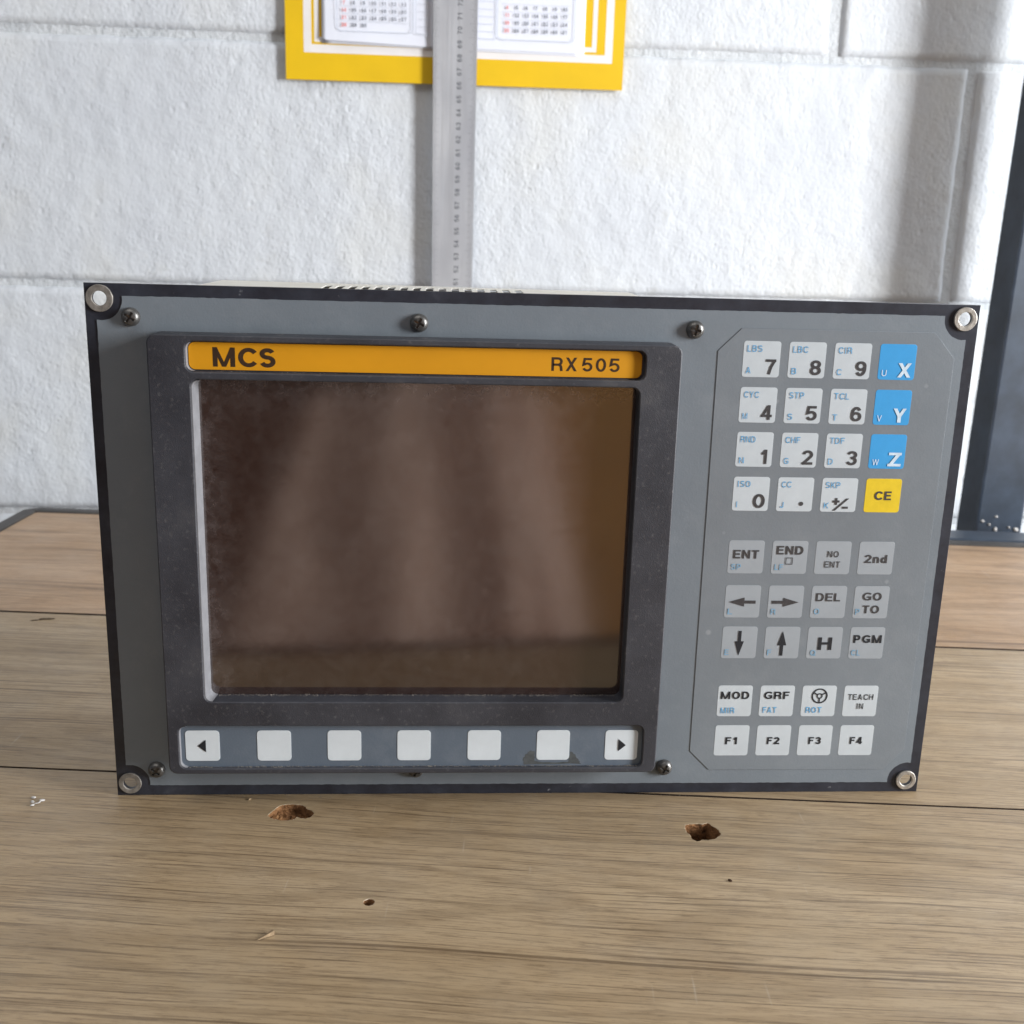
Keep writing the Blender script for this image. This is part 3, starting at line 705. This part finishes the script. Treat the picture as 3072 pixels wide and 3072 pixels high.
MGR = simple('dried_grime', srgb(78, 81, 82), 0.85, var=0.25, scale=500)
def grime(pts, seed):
    rnd = random.Random(seed); P = []
    for i, p in enumerate(pts):
        q = pts[(i + 1) % len(pts)]
        for k in range(5): t = k / 5; P.append((p[0] + (q[0] - p[0]) * t + rnd.uniform(-.25, .25), p[1] + (q[1] - p[1]) * t + rnd.uniform(-.25, .25)))
    i = Ink(); i.poly(P); i.build('grime_patch', -9.33, MGR, unit)
grime([(-2.2, 17.2), (-2.8, 18.9), (-2.0, 21.0), (-.4, 22.8), (1.6, 22.4), (1.8, 18.6), (6, 18.0), (14.5, 18.2), (14.9, 22.4), (16.6, 21.5), (18.4, 18.8), (19.4, 17.2)], 4)
# pan head screws with cross recess
def screw_mesh():
    n = 56; r0 = 3.2; V = []; F = []; idx = {}
    for j in range(n + 1):
        for i in range(n + 1):
            x = (i / n * 2 - 1) * 3.3; z = (j / n * 2 - 1) * 3.3; r = math.hypot(x, z)
            if r > r0: x *= r0 / r; z *= r0 / r
            rr_ = min(r, r0); h = 2.3 * (1 - (rr_ / r0) ** 3.2) ** .55 + .15
            ax, az = abs(x), abs(z)
            arm = (ax < .36 + .1 * (az < 1.1) and az < 1.85) or (az < .36 + .1 * (ax < 1.1) and ax < 1.85) or (ax + az < .95)
            if arm: h -= 1.25 * (1 - .25 * max(ax, az))
            if r > r0 * 1.0: h = 0
            idx[(i, j)] = len(V); V.append((x / 1000, -h / 1000, z / 1000))
    for j in range(n):
        for i in range(n):
            xm = ((i + .5) / n * 2 - 1) * 3.3; zm = ((j + .5) / n * 2 - 1) * 3.3
            if math.hypot(xm, zm) < r0 + .12: F.append((idx[(i, j)], idx[(i, j + 1)], idx[(i + 1, j + 1)], idx[(i + 1, j)]))
    me = bpy.data.meshes.new('screw'); me.from_pydata(V, [], F); me.update()
    bm = bmesh.new(); bm.from_mesh(me); bmesh.ops.recalc_face_normals(bm, faces=bm.faces); bm.to_mesh(me); bm.free()
    for p in me.polygons: p.use_smooth = True
    me.set_sharp_from_angle(angle=R(38)); me.materials.append(MSCW); return me
sm = screw_mesh()
for x, z, a in ((-139.9, 179.0, 32), (-42.8, 179.2, 25), (53.3, 179.1, 12), (-139.9, 10.9, 40), (-42.9, 10.6, 15), (52.9, 11.2, 25)):
    o = link('screw', sm, None, unit); o.location = (x / 1000, -.0003, z / 1000); o.rotation_euler = (0, R(a), 0)

# housing behind the front plate, its perforated top just above the plate edge
hs = flat_mesh([(-130, 2), (43, 2), (42, 77), (-127, 93)], [rr(-81.8 + i * 5.05, 50.5, -78.9 + i * 5.05, 71.5, .5, 2) for i in range(16)], 0.5, 0.1, 1)
hs.transform(Matrix.Translation((0, 0, .1872))); o = link('housing_cover', hs, MHS, unit)
bm = bmesh.new()
vs = {}
for n_, pts in (('t', [(-129.6, 2), (42.6, 2), (41.6, 76.6), (-126.6, 92.6)]),):
    for z in (.020, .1858): vs[z] = [bm.verts.new((x / 1000, y / 1000, z)) for x, y in pts]
a, b = vs[.020], vs[.1858]
for i in range(4): bm.faces.new((a[i], a[(i + 1) % 4], b[(i + 1) % 4], b[i]))
bm.faces.new(a)
o = bm_obj('housing', bm, MHS, unit)
bm = bmesh.new(); box_bm(bm, -.120, .035, .006, .0735, .03, .1835); bm_obj('vent_shade_box', bm, MIN, unit)  # near-black box added under the slots, stands for the shade inside

# dust gathered on the ledges of the bezel
def dust(name, x0, x1, z, y0, y1, n, smin, smax, seed, par):
    r = random.Random(seed); V = []; F = []
    for _ in range(n):
        x = r.uniform(x0, x1); y = r.uniform(y0, y1); s_ = r.uniform(smin, smax); zz = z + s_ * .35
        if noise.noise((x * .12, seed, 0)) + noise.noise((x * .5, seed, 3)) * .5 < r.uniform(-.55, .35): continue
        b = len(V); q = [Vector((r.gauss(0, 1), r.gauss(0, 1), r.gauss(0, 1))).normalized() * s_ for _ in range(4)]
        V += [((x + w.x) / 1000, (y + w.y * .5) / 1000, (zz + w.z * .45) / 1000) for w in q]
        F += [(b, b + 1, b + 2), (b, b + 2, b + 3), (b, b + 3, b + 1), (b + 1, b + 3, b + 2)]
    me = bpy.data.meshes.new(name); me.from_pydata(V, [], F); me.update(); o = link(name, me, MDU, par); o['kind'] = 'stuff'; return o
dust('ledge_dust', -118, 32.5, 43.1, -5.9, -4.3, 1500, .10, .34, 1, unit)
dust('ledge_dust', -127.5, 41, 16.8, -10.6, -9.5, 1500, .10, .38, 2, unit)
dust('ledge_dust', -119, 33, 162.4, -10.6, -9.3, 900, .06, .20, 3, unit)
dust('foot_dust', -150, 152, 0.0, -3.0, -0.4, 1300, .05, .26, 5, unit)
dust('ledge_dust', -131, 46, 174.7, -10.4, -1, 900, .05, .16, 4, unit)

# ------------------------------------------------------------ calendar on the wall
cal = empty('wall_calendar', (-.0264, YW - .003, .62))
tag(cal, 'yellow wall calendar with a white date pad, only its lower end in view', 'calendar')
def cplate(name, outer, yf, th, mat, **k):
    o = plate(name, outer, yf, th, mat, None, **k); o.parent = cal; o.matrix_parent_inverse = Matrix.Translation(-cal.location); return o
Y0 = YW * 1000
cplate('backing_board', [(-157.6, 318.6), (105.3, 319.6), (106.6, 900), (-156.4, 900)], Y0 - 5.4, 2.2, MYB)
def band(pts, w, nm='border_line', m=MCW, dy=0.0):
    i = Ink(); i.line(pts, w); o = i.build(nm, Y0 - 5.45 - dy, m, None); o.parent = cal; o.matrix_parent_inverse = Matrix.Translation(-cal.location); return o
band([(-140.4, 880), (-140.6, 341.6), (93.2, 341.8), (93.6, 880)], 6.0)
band([(-133.5, 880), (-133.6, 348.2), (81.6, 348.4), (82.0, 880)], 3.6)
pg = []
def page(name, x0, x1, zb0, zb1, yf, curl, r, label=None):
    n = 26; V = []; F = []
    for i in range(n + 1):
        u = i / n; x = x0 + (x1 - x0) * u
        for j in range(21):
            v = j / 20; zb = zb0 + (zb1 - zb0) * u
            zz = zb + (700 - zb) * v ** 2.2; d = zz - zb
            if r and u < .04: zz += (1 - u / .04) * r * max(0, 1 - d / 8)
            y = yf - curl * math.exp(-d / 14) - .5 * math.sin(u * 5) * math.exp(-d / 30)
            V.append((x / 1000, y / 1000, zz / 1000))
    for i in range(n):
        for j in range(20): a = i * 21 + j; F.append((a, a + 21, a + 22, a + 1))
    me = bpy.data.meshes.new(name); me.from_pydata(V, [], F); me.update()
    for p in me.polygons: p.use_smooth = True
    o = link(name, me, MPG, None); o.parent = cal; o.matrix_parent_inverse = Matrix.Translation(-cal.location)
    md = o.modifiers.new('thick', 'SOLIDIFY'); md.thickness = .00025
    return o
page('page', -129.6, 73.8, 345.6, 343.0, Y0 - 6.2, 0, 0); page('page', -129.0, 73.4, 346.6, 344.6, Y0 - 6.6, .2, 0)
page('page', -129.4, -47.0, 347.6, 345.4, Y0 - 7.3, .9, 1.6)
def cprint(ink, name, m, y): o = ink.build(name, y, m, None); o.parent = cal; o.matrix_parent_inverse = Matrix.Translation(-cal.location)
PY = Y0 - 9.0; PR = Y0 - 7.6
g = Ink(); g.line(rr(-118, 354.4, -59.5, 480, 4), .45, True); cprint(g, 'grid_line', MPLN, PY)
g = Ink(); g.line(rr(5.2, 353.0, 65.5, 480, 4), .5, True); g.line([(4.0, 480), (4.0, 352.8), (-20, 353.4)], .4)
for i in range(10): g.line([(-14, 358.4 + i * 5.4), (2.8, 358.2 + i * 5.4)], .3)
for i in range(5): g.line([(9, 362.2 + i * 5.5), (62, 362.2 + i * 5.5)], .18)
cprint(g, 'grid_line', MPLN, PR)
g = Ink(); g.line([(-57.6, 480), (-57.6, 354.6), (-48, 354)], .4)
for i in range(8): g.line([(-55.5, 359.6 + i * 5.4), (-47.6, 359.4 + i * 5.4)], .3)
for i in range(5): g.line([(-116, 361.8 + i * 5.3), (-62, 361.4 + i * 5.3)], .18)
cprint(g, 'grid_line', MPLN, PY)
def month(x0, z0, dx, dz, rows, py):
    a = Ink(); b = Ink()
    for r_, row in enumerate(rows):
        for c_, v in enumerate(row): (b if c_ == 0 else a).text(str(v), x0 + c_ * dx, z0 + r_ * dz - 1.2, 2.7, wt=.2, align='c')
    cprint(a, 'dates', MPT, py); cprint(b, 'sunday_dates', MPR, py)
month(-112.4, 358.8, 7.6, 5.25, [[28, 29, 30], list(range(21, 28)), list(range(14, 21)), list(range(7, 14))], PY - .05)
month(12.6, 359.6, 7.5, 5.5, [list(range(25, 32)), list(range(18, 25)), list(range(11, 18)), list(range(4, 11))], PR - .05)

# ------------------------------------------------------------ steel ruler hanging on the wall
rul = empty('steel_ruler', (-.027, YW - .0095, 1.1))
tag(rul, 'long stainless steel ruler hanging upright in front of the calendar, centimetre numbers up its face', 'ruler')
def rparent(o): o.parent = rul; o.matrix_parent_inverse = Matrix.Translation(-rul.location); return o
o = rparent(plate('blade', [(-43.3, 60), (-10.4, 60), (-9.6, 900), (-45.8, 900), ][:0] or [(-42.6, 60), (-10.9, 60), (-9.3, 700), (-45.9, 700)], Y0 - 11.6, 1.0, MSTL, None))
nk = Ink()
for i in range(42, 84):
    z = 178.2 + (i - 52) * 9.985; x = -24.4 + (z - 178) * .0022
    nk.text(str(i), x + 2.2, z - .2, 3.6, 5.6, wt=.17, align='c', rot=90)
rparent(nk.build('numbers', Y0 - 11.63, MRN, None))
tk = Ink()
for i in range(300, 720):
    z = 178.2 + (i / 10 - 52) * 9.985 + 4.9; 
    if z < 80: continue
    L_ = 6.0 if i % 10 == 0 else 4.4 if i % 5 == 0 else 2.8
    xe = -10.9 + (z - 60) * .0025 - .15; tk.line([(xe - L_, z), (xe, z)], .11)
    xe = -42.6 - (z - 60) * .0051 + .15; tk.line([(xe, z), (xe + L_ * .8, z)], .11)
rparent(tk.build('graduations', Y0 - 11.63, MRN, None, 'stuff'))

# ------------------------------------------------------------ scraps on the bench
bm = bmesh.new()
a = Vector((-.0888, -.0895, .0004)); b = Vector((-.0843, -.0860, .0010)); d = (b - a); n_ = d.cross(Vector((0, 0, 1))).normalized()
pr = [bm.verts.new(a)]
t1 = [bm.verts.new(b + n_ * q[0] + Vector((0, 0, q[1]))) for q in ((.0007, -.0008), (.0005, .0006), (-.0006, .0004), (-.0005, -.0009))]
for i in range(4): bm.faces.new((pr[0], t1[i], t1[(i + 1) % 4]))
bm.faces.new(t1)
o = bm_obj('wood_splinter', bm, MSP); tag(o, 'tiny pale wood splinter lying on the front plank', 'splinter')
def scrap(name, blobs, mat, label, cat):
    bm = bmesh.new()
    for x, y, rx, ry, rz, a in blobs:
        mt = Matrix.Translation((x / 1000, y / 1000, rz * .7 / 1000)) @ Matrix.Rotation(R(a), 4, 'Z') @ Matrix.Diagonal((rx / 1000, ry / 1000, rz / 1000, 1))
        bmesh.ops.create_icosphere(bm, subdivisions=3, radius=1, matrix=mt)
    for v in bm.verts: v.co.z = max(v.co.z + noise.noise(v.co * 900) * .0003, .00005); v.co.x += noise.noise(v.co * 700) * .0005
    o = bm_obj(name, bm, mat, smooth=True); tag(o, label, cat)
scrap('plastic_scrap', [(-185.2, -2.0, .85, .5, .5, 0), (-181.6, -4.2, 1.1, .7, .5, 35), (-182.6, -5.6, 1.1, .3, .25, 40), (-183.8, -7.6, .4, .9, .4, -25), (-184.8, -4.6, .5, 1.2, .2, 20)], MPLA, 'small scrap of clear twisted plastic left of the control panel', 'scrap')
scrap('wood_chip', [(64.5, -60.2, .75, .4, .35, -40)], simple('dark_chip', srgb(70, 50, 34), .8), 'tiny dark wood chip on the front plank below the right hand hole', 'chip')
scrap('dark_sliver', [(-246.0, 191.2, 4.2, .9, .35, 8), (-251, 189.2, 3.2, .45, .2, 14)], simple('dark_sliver_wood', srgb(76, 62, 46), .8), 'dark sliver lying on the middle plank left of the control panel', 'sliver')
scrap('pale_crumb', [(-105.1, -4.0, .9, .4, .3, 40)], MSP, 'tiny pale crumb at the foot of the control panel', 'crumb')

# ------------------------------------------------------------ stand-ins and backdrop behind the camera, set up for the screen's reflections
def cloth():  # added stand-in for a shirt, folds shaped to give the screen its streaks
    V = []; F = []; nx, nz = 180, 60
    for j in range(nz + 1):
        for i in range(nx + 1):
            u = i / nx; v = j / nz
            xr = .215 - .020 * v; xl = -.50 + .26 * v
            x = xl + (xr - xl) * u; z = -.76 + .74 * v - .12 * max(0, u - .72) ** 2 * 12 * v - .12 * max(0, .35 - u) * v
            x += .03 * math.sin(v * 5) * u
            f = (.012 + .010 * u) * math.sin(u * 15 + v * 2.6) + .012 * u * math.sin(u * 37 - v * 5) + .012 * noise.noise((u * 6, v * 5, 2))
            ridge = .075 + .10 * (1 - v) ** 1.3 - .03; f += .030 * math.exp(-((x - ridge) / .012) ** 2) + .018 * math.exp(-((x - ridge - .085 + .03 * v) / .008) ** 2)
            V.append((x, -1.40 + f - .10 * (u - .5) ** 2, z))
    for j in range(nz):
        for i in range(nx): a = j * (nx + 1) + i; F.append((a, a + 1, a + nx + 2, a + nx + 1))
    me = bpy.data.meshes.new('shirt_stand_in'); me.from_pydata(V, [], F); me.update()
    for p in me.polygons: p.use_smooth = True
    o = link('shirt_stand_in', me, MCL); tag(o, 'pale beige folded cloth added behind the camera to stand in for a shirt, reflected in the brown screen', 'cloth')
    o.modifiers.new('thick', 'SOLIDIFY').thickness = .002
cloth()
bm = bmesh.new(); box_bm(bm, .10, .95, -1.66, -1.63, -.74, -.02); o = bm_obj('orange_board', bm, MOR, bevel=.003); tag(o, 'orange brown board standing behind the camera, reflected at the screen edge', 'board')
bm = bmesh.new(); box_bm(bm, -1.6, 1.6, -2.05, -2.0, -.74, 1.9); o = bm_obj('brown_backdrop', bm, MDK, bevel=.003); tag(o, 'brown sheet added behind the camera as a backdrop for the screen reflection', 'sheet')  # added backdrop, toned for the darker areas of the screen reflection
